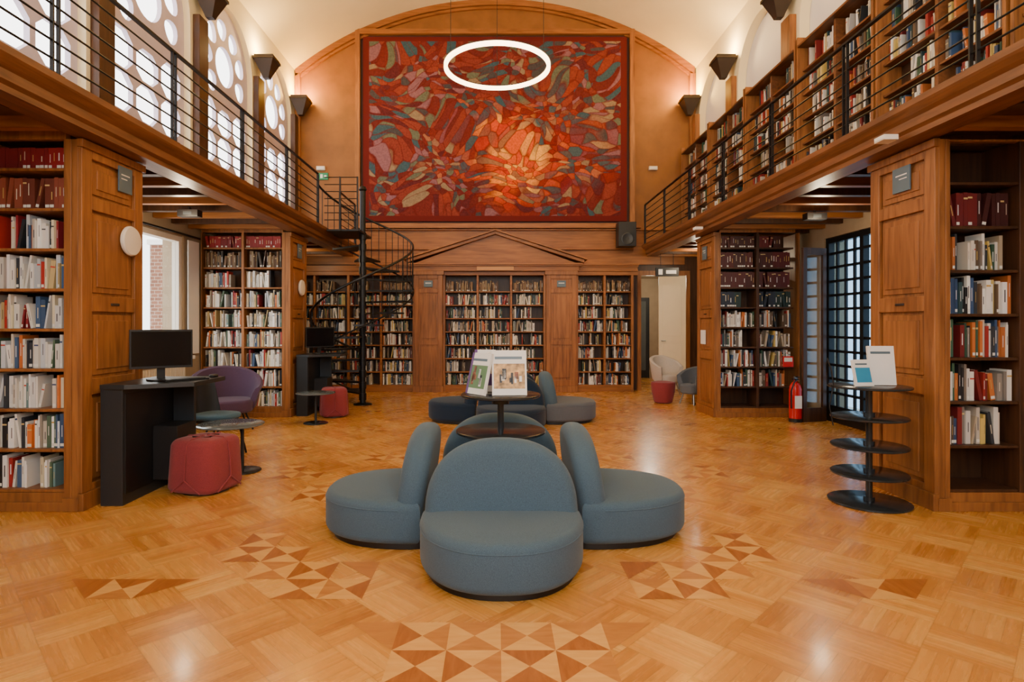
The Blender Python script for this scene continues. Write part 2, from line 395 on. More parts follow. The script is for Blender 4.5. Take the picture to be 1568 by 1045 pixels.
# ---------------------------------------------------------------- shelving
def shelving(mb,bk,O,u,d,cols,zs,dep,pals,wood=WOOD,inside=WOODI,th=.022,empty=(),full=.93,backh=None):
    u=Vector(u);d=Vector(d);O=Vector(O)
    def B(a0,a1,d0,d1,z0,z1,m):
        p=O+u*a0+d*d0;q=O+u*a1+d*d1; mb.box(p.x,q.x,p.y,q.y,z0,z1,m)
    top=backh or zs[-1]
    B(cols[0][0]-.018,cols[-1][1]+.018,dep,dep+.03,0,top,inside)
    for a0,a1 in cols:
        for z in zs[:-1]: B(a0,a1,.012,dep,z-th,z,wood)
    for i in range(len(cols)-1): B(cols[i][1],cols[i+1][0],0,dep,zs[0]-.02,top-.002,wood)
    for ci,(a0,a1) in enumerate(cols):
        for ri in range(len(zs)-1):
            if (ri,ci) in empty or (ri,-1) in empty: continue
            pal=pals(ri,ci)
            hm=zs[ri+1]-zs[ri]-th
            bk.row(O+u*(a0+.004)+d*.05+Vector((0,0,zs[ri]+.001)),u,d,(a1-a0)*(1.0 if R()<.75 else U(.6,.95))-.008,min(hm,.32),pal,full)

def end_panel(mb,X,s,y0,y1,ztop):
    mb.box(X-s*.05,X,y0,y1,0,ztop,WOOD)
    def fr(a0,a1,z0,z1,k=.03,m=WOOD): mb.box(X,X+s*k,a0,a1,z0,z1,m)
    fr(y0-.004,y0+.11,.13,ztop-.06);fr(y1-.11,y1+.004,.13,ztop-.06)
    for z0,z1 in ((.13,.18),(.86,.98),(1.5,1.62),(2.28,2.38),(ztop-.12,ztop-.06)): fr(y0+.11,y1-.11,z0,z1)
    for z0,z1 in ((.18,.86),(.98,1.5),(1.62,2.28),(2.38,ztop-.12)):
        fr(y0+.135,y1-.135,z0+.025,z1-.025,.012); fr(y0+.18,y1-.18,z0+.07,z1-.07,.022)
    mb.box(X,X+s*.045,y0-.012,y1+.012,0,.13,WOOD)
    mb.box(X,X+s*.05,y0-.02,y1+.02,ztop-.06,ztop,WOOD)
    mb.box(X+s*.03,X+s*.04,(y0+y1)/2-.05,(y0+y1)/2+.05,1.55,1.57,BRONZE)

def cross_case(xin,xout,y0,y1,cols,zs,pals,stile,empty=(),wood=WOOD,sidewood=WOOD):
    s=1 if xin<0 else -1
    mb=MB();bk=BK(); ztop=2.79
    end_panel(mb,xin-s*.03,s,y0,y1,ztop)
    xa,xb=(xout,xin-s*stile) if s>0 else (xin-s*stile,xout)
    mb.box(xin-s*stile,xin-s*.082,y0,y0+.04,0,ztop,wood)
    mb.box(xin-s*(stile),xin-s*(stile-.03),y0+.042,y1-.002,0,ztop,wood)
    mb.box(xin-s*(stile-.001),xin-s*.02,y0-.02,y0-.001,0,.1,wood)
    ym=(y0+y1)/2
    shelving(mb,bk,(0,y0,0),(1,0,0),(0,1,0),cols,zs,ym-y0-.02,pals,wood=sidewood,empty=empty,backh=ztop)
    mb.box(cols[0][0],cols[-1][1],y0+.006,ym-.03,0,zs[0]-.023,wood)
    mb.box(cols[0][0]-.02,cols[-1][1]+.02,y0-.015,y0+.004,0,.07,wood)
    mb.box(cols[0][0]-.02,cols[-1][1]+.02,y0-.004,y0+.05,max(zs[-2]+.3,ztop-.1),ztop-.004,wood)
    mb.box(min(xa,xb)+.03,max(xa,xb)-.03,y1-.3,y1-.004,0,.118,wood)
    for z in [.12+.33*i for i in range(8)]: mb.box(min(xa,xb)+.03,max(xa,xb)-.03,ym+.015,y1-.01,z,z+.022,wood)
    mb.box(xout,xout+s*.018,y0+.055,y1,0,ztop,wood)
    mb.build('bookcase',bevel=.004); bk.build('shelved_books')

zs=[.16+.302*i for i in range(9)]+[2.79]
cross_case(-3.1,-4.48,4.4,5.15,[(-4.44,-3.86),(-3.83,-3.24)],zs,lambda r,c:'red' if r==8 else ('leather' if r==7 else 'light'),.14)
zs=[.16+.3*i for i in range(9)]+[2.79]
cross_case(-3.1,-4.48,8.85,9.6,[(-4.42,-3.84),(-3.8,-3.23)],zs,lambda r,c:'red' if r==8 else ('old' if r==7 else 'light'),.13)
zs=[.16+.33*i for i in range(8)]+[2.79]
cross_case(3.28,4.78,4.4,5.15,[(3.4,3.92),(3.96,4.6)],zs,lambda r,c:'redd' if r>=6 else 'mixed',.12,empty=((0,-1),(7,-1)),sidewood=WOODD)
zs=[.16+.3*i for i in range(9)]+[2.79]
cross_case(3.28,4.6,8.85,9.6,[(3.38,3.92),(3.96,4.48)],zs,lambda r,c:'redd' if r>=6 else ('green' if r==5 else 'mixed'),.1,empty=((0,-1),),sidewood=WOODD,wood=WOOD)

# ---------------------------------------------------------------- back wall bookcases with pediment
YF=12.2
mb=MB();bk=BK()
zb=[.14+.278*i for i in range(9)]
def backcols(x0,x1,n,g=.045):
    w=(x1-x0-g*(n-1))/n
    return [(x0+i*(w+g),x0+i*(w+g)+w) for i in range(n)]
pb=lambda r,c:'old' if r==7 else 'mixed'
for x0,x1,n in ((-3.05,-1.74,2),(-1.06,.98,3),(1.70,2.80,2)):
    c=backcols(x0,x1,n)
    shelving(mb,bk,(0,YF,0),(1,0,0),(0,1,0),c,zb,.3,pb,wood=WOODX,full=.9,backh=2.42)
    mb.box(x0,x1,YF+.004,YF+.3,0,.117,WOODX); mb.box(x0-.05,x0,YF,YF+.32,0,2.42,WOOD); mb.box(x1,x1+.05,YF,YF+.32,0,2.42,WOOD)
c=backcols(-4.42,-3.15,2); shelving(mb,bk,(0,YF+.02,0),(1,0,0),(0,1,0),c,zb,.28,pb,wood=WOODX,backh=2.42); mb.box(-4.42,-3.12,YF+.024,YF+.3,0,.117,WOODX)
for x0,x1 in ((-1.69,-1.11),(1.03,1.65)):
    mb.box(x0,x1,YF-.08,YF+.3,0,2.5,WOOD)
    mb.box(x0-.02,x1+.02,YF-.11,YF-.003,0,.13,WOOD)
    for a,b2 in ((x0,x0+.09),(x1-.09,x1)): mb.box(a,b2,YF-.1,YF-.08,.13,2.42,WOOD)
    for z0,z1 in ((.13,.25),(.98,1.06),(2.05,2.13),(2.34,2.42)): mb.box(x0+.09,x1-.09,YF-.1,YF-.08,z0,z1,WOOD)
    for z0,z1 in ((.3,.93),(1.11,2.0)): mb.box(x0+.14,x1-.14,YF-.094,YF-.08,z0,z1,WOOD)
    mb.box(x0-.03,x1+.03,YF-.135,YF-.004,2.42,2.5,WOOD)
mb.box(-4.42,2.93,YF-.02,YF+.33,2.42,2.62,WOODX); mb.box(-4.42,2.93,YF-.06,YF-.021,2.5,2.53,WOODX)
mb.box(-1.74,1.70,YF-.13,YF-.022,2.5,2.62,WOODX)
for x0,x1,y in ((-2.9,2.95,YF-.08),(-1.8,1.76,YF-.2)):
    mb.box(x0,x1,y,YF+.33,2.62,2.66,WOODX); mb.box(x0+.01,x1-.01,y+.03,YF+.32,2.59,2.619,WOODX)
mb.box(-.4,.36,YF-.15,YF-.131,2.51,2.59,mat_wood('oak_plaque',(190,130,66),(210,150,86),(1,10,10)))
mb.prism_y([(-1.7,2.66),(1.66,2.66),(-.02,3.27)],YF-.1,YF+.33,WOODX)
def rake(xa,za,xb,zb_,y0,th):
    mb.prism_y([(xa,za),(xb,zb_),(xb,zb_+th),(xa,za+th)],y0,YF+.33,WOODX)
rake(-1.84,2.662,-.02,3.25,YF-.19,.06);rake(-.02,3.25,1.8,2.662,YF-.19,.06)
rake(-1.9,2.715,-.02,3.312,YF-.24,.035);rake(-.02,3.312,1.86,2.715,YF-.24,.035)
mb.box(-4.05,4.0,YF+.28,YF+.35,2.67,3.46,WOODX); mb.box(-4.0,3.95,YF+.22,YF+.35,3.39,3.42,WOODX); mb.box(-3.05,3.05,YF+.16,YF+.355,3.43,3.47,WOODX)
mb.box(-2.8,2.9,YF+.2,YF+.279,2.98,3.03,WOODX)
mb.build('pedimented_library_bookcase',bevel=.004); bk.build('shelved_books')

# ---------------------------------------------------------------- filled plates
def plate(name,outline,holes,thick,Mx,mat):
    cu=bpy.data.curves.new(name,'CURVE'); cu.dimensions='2D'; cu.fill_mode='BOTH'; cu.extrude=thick/2
    for pl in [outline]+holes:
        sp=cu.splines.new('POLY'); sp.points.add(len(pl)-1)
        for i,p in enumerate(pl): sp.points[i].co=(p[0],p[1],0,1)
        sp.use_cyclic_u=True
    tmp=bpy.data.objects.new(name+'_c',cu); scene.collection.objects.link(tmp)
    dg=bpy.context.evaluated_depsgraph_get(); me=bpy.data.meshes.new_from_object(tmp.evaluated_get(dg))
    bpy.data.objects.remove(tmp)
    me.transform(Mx); me.name=name
    me.materials.clear(); me.materials.append(mat)
    ob=bpy.data.objects.new(name,me); scene.collection.objects.link(ob); return ob
def MX(x): return Matrix(((0,0,1,x),(1,0,0,0),(0,1,0,0),(0,0,0,1)))
def MY(y): return Matrix(((1,0,0,0),(0,0,-1,y),(0,1,0,0),(0,0,0,1)))
def arch(yc,w,z0,zs_,n=24):
    return [(yc-w,z0),(yc+w,z0)]+[(yc+w*math.cos(math.pi*i/n),zs_+w*math.sin(math.pi*i/n)) for i in range(n+1)]
def circ(a,b,r,n=20): return [(a+r*math.cos(2*math.pi*i/n),b+r*math.sin(2*math.pi*i/n)) for i in range(n)]
BC=[1.1,3.2,5.3,7.4,9.5,11.5]
XL,XR=-4.3,4.25
plate('wall_left_upper',[(-2.5,3.005),(12.6,3.005),(12.6,6.95),(-2.5,6.95)],[arch(c,.86,3.4,5.62) for c in BC],.2,MX(XL-.1),CREAM)
for i,c in enumerate(BC):
    holes=[circ(c,5.55,.31,28)]
    for k in range(9):
        a=2*math.pi*(k+.5)/9
        pts=[]
        for j in range(16):
            t=2*math.pi*j/16; px=.565+.16*math.cos(t); py=.155*math.sin(t)*(1+.25*math.cos(t))
            pts.append((c+px*math.cos(a)-py*math.sin(a),5.55+px*math.sin(a)+py*math.cos(a)))
        if 5.55+.565*math.sin(a)<5.12: continue
        holes.append(pts)
    for col in range(3):
        x=c-.53+.53*col
        for row in range(3):
            z=3.66+.5*row
            w,h=.23,.235
            if row==2 and col==1: z-=.03;h=.2
            holes.append([(x-w,z-h*.5),(x-w*.45,z-h),(x+w*.45,z-h),(x+w,z-h*.5),(x+w,z+h*.5),(x+w*.45,z+h),(x-w*.45,z+h),(x-w,z+h*.5)])
    plate('window_%d'%(i+1),arch(c,.86,3.4,5.62),holes,.06,MX(XL-.12),STONE)
plate('wall_right_upper',[(-2.5,3.005),(12.6,3.005),(12.6,6.95),(-2.5,6.95)],[arch(c,.84,3.5,5.62) for c in BC],.14,MX(XR+.07),CREAM)
mb=MB(); mb.box(XR+.145,XR+.2,-2.5,12.6,3.01,6.9,WHITE); mb.build('wall_right_niche_backing')
def vault(y0,y1,nm,mat):
    n=48; vs=[];fs=[];Rr=6.9;hc=1.43
    for i in range(n+1):
        x=XL-.02+(XR-XL+.04)*i/n; z=hc+math.sqrt(Rr*Rr-x*x)
        vs+= [(x,y0,z),(x,y1,z),(x,y0,z+.2),(x,y1,z+.2)]
    for i in range(n):
        a=4*i;b=a+4; fs+= [(a,a+1,b+1,b),(a+2,b+2,b+3,a+3),(a,b,b+2,a+2),(a+1,a+3,b+3,b+1)]
    mb=MB(); mb.add(vs,fs,mat); return mb.build(nm,smooth=True)
vault(-2.5,12.58,'ceiling',CREAM)
def arcpts(r,x0,x1,n=40,hc=1.43): return [(x0+(x1-x0)*i/n,hc+math.sqrt(r*r-(x0+(x1-x0)*i/n)**2)) for i in range(n+1)]
out=[(-4.35,2.92),(4.3,2.92)]+arcpts(6.95,4.3,-4.35)
plate('wall_back',out,[],.16,MY(12.68),TAN)
out=[(-4.8,0),(5.1,0),(5.1,6.3),(4.3,6.75)]+arcpts(6.95,4.25,-4.3)+[(-4.8,6.3)]
plate('wall_rear_light_opening',out,[[(-3.0,1.9),(3.0,1.9),(3.0,6.9),(-3.0,6.9)]],.16,MY(-2.6),CREAM)  # unseen wall behind the camera, opening added so sky light enters from high up
mb=MB(); mb.box(-4.8,3.0,12.56,12.74,0,2.9,WOODD); mb.box(4.1,5.0,12.56,12.74,0,2.9,WOODD); mb.box(3.0,4.1,12.56,12.74,2.5,2.9,WOODD)
mb.build('wall_back_lower')
def archtrim(mb,r0,r1,y0,y1,xa,xb,mat):
    n=48
    for i in range(n):
        xs=[xa+(xb-xa)*i/n,xa+(xb-xa)*(i+1)/n]
        f=lambda r,x:1.43+math.sqrt(r*r-x*x)
        mb.add([(xs[0],y0,f(r0,xs[0])),(xs[1],y0,f(r0,xs[1])),(xs[1],y0,f(r1,xs[1])),(xs[0],y0,f(r1,xs[0])),
                (xs[0],y1,f(r0,xs[0])),(xs[1],y1,f(r0,xs[1])),(xs[1],y1,f(r1,xs[1])),(xs[0],y1,f(r1,xs[0]))],
               [(0,1,2,3),(0,4,5,1),(3,2,6,7)],mat)
mb=MB()
archtrim(mb,6.78,6.9,12.5,12.58,-4.28,4.22,WOODX); archtrim(mb,6.72,6.77,12.54,12.6,-4.28,4.22,WOODX)
mb.box(-4.29,-4.18,12.5,12.59,3.04,6.75,WOOD); mb.box(4.12,4.24,12.5,12.59,3.04,6.75,WOOD)
mb.build('trim_back_arch')
x0,x1,z0,z1=-2.9,2.84,3.55,7.58
mb=MB()
for a in ((x0-.1,x0,z0-.08,z1+.1),(x1,x1+.1,z0-.08,z1+.1)): mb.box(a[0],a[1],12.47,12.59,a[2],a[3],WOOD)
for a in ((x0,x1,z0-.08,z0),(x0,x1,z1,z1+.1)): mb.box(a[0],a[1],12.47,12.59,a[2],a[3],WOODX)
mb.box(x0,x1,12.57,12.59,z0,z1,mat_plain('dark_frame_gap',(60,30,22),.7))
mb.box(x0+.06,x1-.06,12.52,12.56,z0+.05,z1-.05,MURAL); mb.build('framed_mural_tapestry')

def light(kind,name,loc,energy,col,size=.1):
    l=bpy.data.lights.new(name,kind); l.energy=energy; l.color=col; l.shadow_soft_size=size
    o=bpy.data.objects.new(name,l); o.location=loc; scene.collection.objects.link(o); return o
BP=[.05,2.15,4.25,6.35,8.45,10.52,12.36]
for s,XW in ((1,XL),(-1,XR)):
    for y in BP:
        hw=.13 if y<12 else .09
        mb=MB()
        mb.box(XW+s*.002,XW+s*.1,y-hw,y+hw,3.04,5.8,WOODD if s>0 else WOOD); mb.box(XW+s*.002,XW+s*.14,y-hw-.03,y+hw+.03,3.04,3.2,WOODD)
        mb.build('trim_pilaster',bevel=.005)
        mb=MB(); cx=XW+s*.19
        mb.frustum(cx,y,5.8,5.86,.05,.05,.07,.07,BRONZE); mb.frustum(cx,y,5.86,6.1,.07,.07,.17,.17,BRONZE)
        mb.frustum(cx,y,6.1,6.14,.185,.185,.185,.185,BRONZE); mb.frustum(cx,y,6.14,6.17,.16,.16,.17,.17,BRONZE)
        mb.box(cx-.12,cx+.12,y-.12,y+.12,6.172,6.177,LAMPW)
        mb.build('wall_uplighter_sconce')
        light('POINT','sconce_lamp',(XW+s*.22,y-.02,6.3),(75 if y>12 else 62),((1,.56,.08) if y>12 else (1,.66,.25)),.08)

# ---------------------------------------------------------------- lower walls, floor, galleries
mb=MB(); mb.box(-6,6,-3,16,-.1,0,FLOOR); mb.build('floor')
def holewall(name,X,y0,y1,z1,hy0,hy1,hz0,hz1,mat,t=.3,s=1):
    mb=MB(); a,b=X,X+s*t
    mb.box(a,b,y0,hy0,0,z1,mat); mb.box(a,b,hy1,y1,0,z1,mat); mb.box(a,b,hy0,hy1,hz1,z1,mat)
    if hz0>0: mb.box(a,b,hy0,hy1,0,hz0,mat)
    mb.build(name)
LW=mat_plain('dim_plaster',(160,140,114),.8)
holewall('wall_left',-4.5,-2.5,12.55,3.0,5.5,8.45,.95,2.66,LW,s=-1)
holewall('wall_right',4.8,-2.5,12.55,3.0,6.9,8.6,0,2.65,LW,s=1)
def gallery2(Xe,Xo,name):
    s=1 if Xe<0 else -1
    mb=MB(); X=Xe
    mb.box(Xe-s*.31,Xo,-2.5,12.55,2.88,3.0,WOODD)
    prof=[(X-s*.3,2.8),(X-s*.1,2.8),(X-s*.1,2.84),(X-s*.07,2.86),(X-s*.07,2.92),(X-s*.04,2.94),(X-s*.01,2.97),(X,2.985),(X,3.03),(X-s*.3,3.03)]
    if s<0: prof=prof[::-1]
    mb.prism_y(prof,-2.5,12.1,WOODH)
    for i in range(28):
        y=.2+i*.44
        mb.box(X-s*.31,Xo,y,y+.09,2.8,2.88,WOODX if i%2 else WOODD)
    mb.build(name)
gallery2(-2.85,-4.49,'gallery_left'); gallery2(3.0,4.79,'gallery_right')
def railing(X,spans):
    mb=MB()
    for y0,y1 in spans:
        for z in [3.14+.118*i for i in range(6)]: mb.tube([(X,y0,z),(X,y1,z)],.0075,IRON,6)
        mb.box(X-.018,X+.018,y0,y1,3.842,3.86,IRON)
        n=max(1,round((y1-y0)/1.4))
        for i in range(n+1):
            y=y0+(y1-y0)*i/n
            mb.box(X-.012,X+.012,y-.034,y-.022,3.03,3.842,IRON); mb.box(X-.012,X+.012,y+.022,y+.034,3.03,3.842,IRON)
            mb.box(X-.03,X+.03,y-.05,y+.05,3.031,3.045,IRON)
    mb.build('gallery_railing')
railing(-2.9,[(-.4,9.55),(10.9,12.05)]); railing(3.05,[(-.4,12.05)])
for k in range(6):
    mb=MB();bk=BK(); y0=2.9+k*1.58; y1=y0+1.54
    zz=[3.1+.315*i for i in range(7)]
    shelving(mb,bk,(3.93,0,0),(0,1,0),(1,0,0),[(y0+.034,y0+.75),(y0+.79,y1-.034)],zz,.2,lambda r,c:'mixed',wood=WOODH,full=.84,backh=4.955)
    for y in (y0,y1-.03): mb.box(3.88,4.14,y,y+.03,3.005,5.1,WOOD)
    mb.box(3.9,4.13,y0+.031,y1-.031,3.0,3.077,WOODH); mb.box(3.87,4.13,y0+.031,y1-.031,4.96,4.99,WOODH)
    mb.v=[(a,b,max(c,3.005)) for a,b,c in mb.v]
    mb.build('gallery_bookcase',bevel=.003); bk.build('shelved_books')

# lower left window
mb=MB(); X=-4.52
mb.box(X,X-.12,5.5,8.45,.96,1.02,WPLAST);mb.box(X,X-.12,5.5,8.45,2.58,2.655,WPLAST)
for y in (5.5,6.95,8.37): mb.box(X-.002,X-.1,y,y+.08,1.02,2.58,WPLAST)
mb.box(X-.05,X-.055,5.58,8.37,1.02,2.58,GLASS)
mb.box(-4.497,-4.38,5.4,8.55,.9,.95,PAPER)
mb.build('window_7')
mb=MB(); mb.box(-4.47,-4.45,8.5,8.8,.97,2.62,PAPER)
mb.tube([(-4.44,5.3,2.68),(-4.44,8.8,2.68)],.015,IRON); mb.build('roller_blind')
mb=MB(); mb.box(-8.25,-7.2,14.0,15.2,-1,3.3,BRICK); mb.box(-8.3,-7.15,13.95,15.25,3.3,3.42,PAPER); mb.box(-12,-8.25,14.6,15.2,-1,1.2,BRICK); mb.build('neighbouring_brick_building')
mb=MB()
for i in range(40): mb.box(-4.46,-4.38,5.9+i*.06,5.94+i*.06,.2,.82,WPLAST)
mb.box(-4.45,-4.4,5.88,8.3,.22,.8,WPLAST)
for y in (6.0,8.2): mb.box(-4.44,-4.41,y,y+.03,0,.22,WPLAST)
mb.build('radiator',bevel=.004)
# right grille door
mb=MB(); X=4.82
for y in (6.9,7.72,8.52): mb.box(X,X+.08,y,y+.08,0,2.65,IRON)
mb.box(X+.002,X+.078,6.98,8.52,2.57,2.645,IRON);mb.box(X+.002,X+.078,6.98,8.52,0,.2,IRON)
for y in (7.14,7.34,7.54,7.94,8.14,8.34): mb.box(X+.02,X+.05,y,y+.035,.2,2.57,IRON)
for i in range(12): mb.box(X+.016,X+.055,6.95,8.55,.2+i*.2,.235+i*.2,IRON)
mb.box(X+.06,X+.065,6.95,8.55,.2,2.6,GLASSB)
mb.build('door_1')
mb=MB(); M=Matrix.Translation((4.76,8.53,0))@Matrix.Rotation(math.radians(-165),4,'Z')
mb.box(0,.06,0,.04,0,2.5,WOODD,M);mb.box(.34,.4,0,.04,0,2.5,WOODD,M);mb.box(.06,.34,0,.04,2.4,2.5,WOODD,M);mb.box(.06,.34,0,.04,0,.2,WOODD,M);mb.box(.06,.34,.015,.02,.2,2.4,GLASS,M)
mb.tube([(.36,-.03,1.0),(.36,-.03,1.2)],.01,STEEL,M=M)
mb.build('door_2')
mb=MB(); mb.box(2.95,4.5,15.4,15.5,0,2.9,LW); mb.box(2.85,2.95,12.75,15.5,0,2.9,LW); mb.box(4.5,4.6,12.75,15.5,0,2.9,LW); mb.box(2.95,4.5,12.75,15.4,2.6,2.7,LW)
mb.box(3.02,4.0,15.36,15.4,0,2.1,DESKM); mb.box(3.1,3.9,15.33,15.36,.2,2.0,TABLET)
mb.build('wall_corridor')
mb=MB(); M=Matrix.Translation((4.02,12.49,0))@Matrix.Rotation(math.radians(172),4,'Z')
mb.box(0,.56,0,.045,.02,2.42,DOORC,M)
for a,b in ((.2,1.0),(1.15,2.25)): mb.box(.09,.47,.045,.052,a,b,DOORC,M)
mb.tube([(.5,.05,1.05),(.5,.1,1.05),(.42,.1,1.05)],.012,STEEL,M=M)
mb.build('door_3',bevel=.003)
mb=MB()
for a,b in ((3.0,3.08),(4.04,4.12)): mb.box(a,b,12.5,12.555,0,2.44,WOOD)
mb.box(3.0,4.12,12.5,12.555,2.44,2.54,WOOD); mb.build('trim_door_frame')

# ---------------------------------------------------------------- floor marquetry
mb=MB(); Z=.0015; S=.235
used=set()
def cell(i,j):
    if (i,j) in used: return
    used.add((i,j))
    x=.02+i*S; y=2.05+j*S
    c=(x+S/2,y+S/2,Z); q=[(x,y,Z),(x+S,y,Z),(x+S,y+S,Z),(x,y+S,Z)]
    for k in range(4):
        m=(INL_D if R()<.5 else INL_M) if (k+i+j)%2 else INL_L
        mb.add([q[k],q[(k+1)%4],c],[(0,1,2)],m)
def half(i,j,which):
    if (i,j) in used: return
    used.add((i,j))
    x=.02+i*S; y=2.05+j*S; q=[(x,y,Z),(x+S,y,Z),(x+S,y+S,Z),(x,y+S,Z)]
    mb.add([q[k] for k in which],[(0,1,2)],INL_D if R()<.6 else INL_M)
for i in (-2,-1,0,1):
    for j in (1,2): cell(i,j)
half(-3,2,(1,2,3)); half(2,2,(0,2,3))
for sgn in (-1,1):
    def mi(i): return i if sgn>0 else -1-i
    for i,j in ((3,4),(4,4),(4,5),(5,5),(5,6),(6,6),(6,7)): cell(mi(i),j)
    half(mi(3),5,(1,2,3) if sgn<0 else (0,2,3)) 
    cell(mi(8),4); half(mi(9),4,(0,3,2) if sgn>0 else (1,2,3)); half(mi(7),4,(1,2,3) if sgn>0 else (0,2,3))
    for i,j in ((5,11),(6,11),(6,12),(7,14),(8,14),(8,15),(4,17),(5,17),(9,19),(10,19),(6,24),(7,24),(3,28),(4,28),(7,31),(8,31),(8,32)): cell(mi(i),j)
for i in (-2,-1,0,1):
    for j in (16,17,36): cell(i,j)
mb.build('floor_marquetry_inlay')

# ---------------------------------------------------------------- furniture
def dplan(a,b,p=2.3,n=44):
    o=[]
    for i in range(n+1):
        t=math.pi*i/n; c,s_=math.cos(t),math.sin(t)
        o.append((a*math.copysign(abs(c)**(2/p),c),b*abs(s_)**(2/p)))
    return o
def sqplan(a,p=4.2,n=40): 
    return [(a*math.copysign(abs(math.cos(t))**(2/p),math.cos(t)),a*math.copysign(abs(math.sin(t))**(2/p),math.sin(t))) for t in [2*math.pi*i/n for i in range(n)]]
def sofa(cx,cy,seatm,backm):
    mb=MB()
    for k in range(4):
        M=Matrix.Translation((cx,cy,0))@Matrix.Rotation(math.radians(90*k),4,'Z')
        ext=.60 if k!=3 else .68
        if k==1: ext=.62
        pl=[(x,y+.57) for x,y in dplan(.475,ext)]+[(-.46,.5),(.46,.5)]
        mb.rext(pl,.035,.3,.05,seatm[k],M,crown=.012)
        pl2=[(x*.92,.52+(y-.52)*.92) for x,y in pl]
        mb.rext(pl2,0,.06,.005,BLACK,M)
        mb.tube([(x*.997,.57+(y-.57)*.997,.252) for x,y in pl[1:-3]],.0045,seatm[k],6,M=M)
        hw=.455
        arc=[(-hw,.05),(hw,.05),(hw,.18)]+[(hw*math.copysign(abs(math.cos(t))**(2/2.4),math.cos(t)),.27+.44*abs(math.sin(t))**(2/2.4)) for t in [math.pi*i/40 for i in range(41)]]+[(-hw,.18)]
        Mb=M@Matrix(((1,0,0,0),(0,0,-1,0),(0,1,0,0),(0,0,0,1)))
        mb.rext(arc,-.60,-.42,.075,backm[k],Mb,func=lambda x,y,t:(x,y,t-.1*(1-y/.7)))
    mb.rext([(x*.42,y*.42) for x,y in sqplan(1,3)],.02,.3,.02,BLACK,Matrix.Translation((cx,cy,0)))
    mb.build('modular_petal_sofa',smooth=True)
sofa(.03,4.08,[BLUE]*4,[BLUE]*4)
sofa(.2,8.62,[NAVY,NAVY,NAVY,GREYF],[NAVY,NAVY,NAVY,BLUE])
mb=MB(); cx,cy=.03,4.08
mb.cyl(cx,cy,.3,.9,.022,TABLEM); mb.disc(cx,cy,.67,.31,.02,TABLEM); mb.disc(cx,cy,.92,.275,.02,TABLEM); mb.cyl(cx,cy,.301,.33,.05,TABLEM);mb.cyl(cx,cy,.85,.9,.06,TABLEM)
mb.build('tiered_pedestal_table',smooth=True)
def leaflet(name,x,y,z,w,h,rot,m,lean=14,strip=None,fig=False):
    mb=MB(); M=Matrix.Translation((x,y,z))@Matrix.Rotation(math.radians(rot),4,'Z')@Matrix.Rotation(math.radians(-lean),4,'X')
    mb.box(-w/2,w/2,0,.02,.002,h,PAPER,M); mb.box(-w/2+.012,w/2-.012,-.001,0,h*.15,h*.7,m,M); mb.box(-w/2+.02,w/2-.03,-.001,0,h*.8,h*.86,PLATE,M)
    if fig:
        for i in range(9): 
            a=U(-w/2+.03,w/2-.05); b=U(h*.18,h*.4); mb.box(a,a+U(.012,.03),-.002,-.0011,b,b+U(.03,.09),random.choice([PICT2,BLACK,PLATE,PAPER]),M)
    if strip: mb.box(-w/2,-w/2+.02,-.002,.021,.002,h,strip,M)
    M2=Matrix.Translation((x,y,z))@Matrix.Rotation(math.radians(rot),4,'Z')
    mb.box(-.02,.02,.03,.1,.0,.004,PAPER,M2); mb.box(-.02,.02,.06,.1,.005,h*.5,PAPER,M2)
    return mb.build(name)
leaflet('display_book',.09,3.94,.922,.235,.31,3,PICT,fig=True)
leaflet('display_book',-.15,4.0,.922,.2,.29,-50,GRNP,strip=PURP,fig=True)
leaflet('display_book',.05,4.2,.922,.2,.29,160,PURP)
leaflet('display_book',-.09,4.17,.922,.15,.3,-12,PURP,8,PURP)
mb=MB(); cx,cy=2.93,4.62
for z,r in ((.018,.29),(.24,.27),(.455,.27),(.68,.27),(.92,.29)): mb.disc(cx,cy,z,r,.018,TABLEM)
mb.cyl(cx,cy,0.01,.92,.024,TABLEM)
for z in (.018,.24,.455,.68): mb.cyl(cx,cy,z,z+.03,.04,TABLEM)
mb.tube([(cx-.29,cy-.02,.92),(cx-.31,cy-.02,1.05),(cx-.3,cy+.05,1.13),(cx-.28,cy+.1,1.05),(cx-.27,cy+.1,.92)],.005,IRON,6)
mb.tube([(cx-.27,cy+.02,.0+.6),(cx-.3,cy+.02,.75),(cx-.27,cy+.02,.92)],.005,IRON,6)
mb.build('tiered_display_stand',smooth=True)
leaflet('display_book',2.84,4.52,.922,.15,.21,8,BLUP,14)
leaflet('paper_sign_holder',3.03,4.6,.922,.2,.31,-4,PAPER,8)
def side_table(bx,by,tx,ty,h,r):
    mb=MB(); mb.disc(bx,by,.014,.17,.014,TABLEM); mb.cyl(bx,by,.01,h-.02,.017,TABLEM); mb.box(min(bx,tx)-.02,max(bx,tx)+.02,by-.02,by+.02,h-.03,h-.016,TABLEM)
    mb.disc(tx,ty,h,r,.016,TABLET); mb.build('side_table',smooth=True)
side_table(-2.42,5.6,-2.53,5.6,.455,.3); side_table(-2.55,8.3,-2.55,8.3,.44,.27)
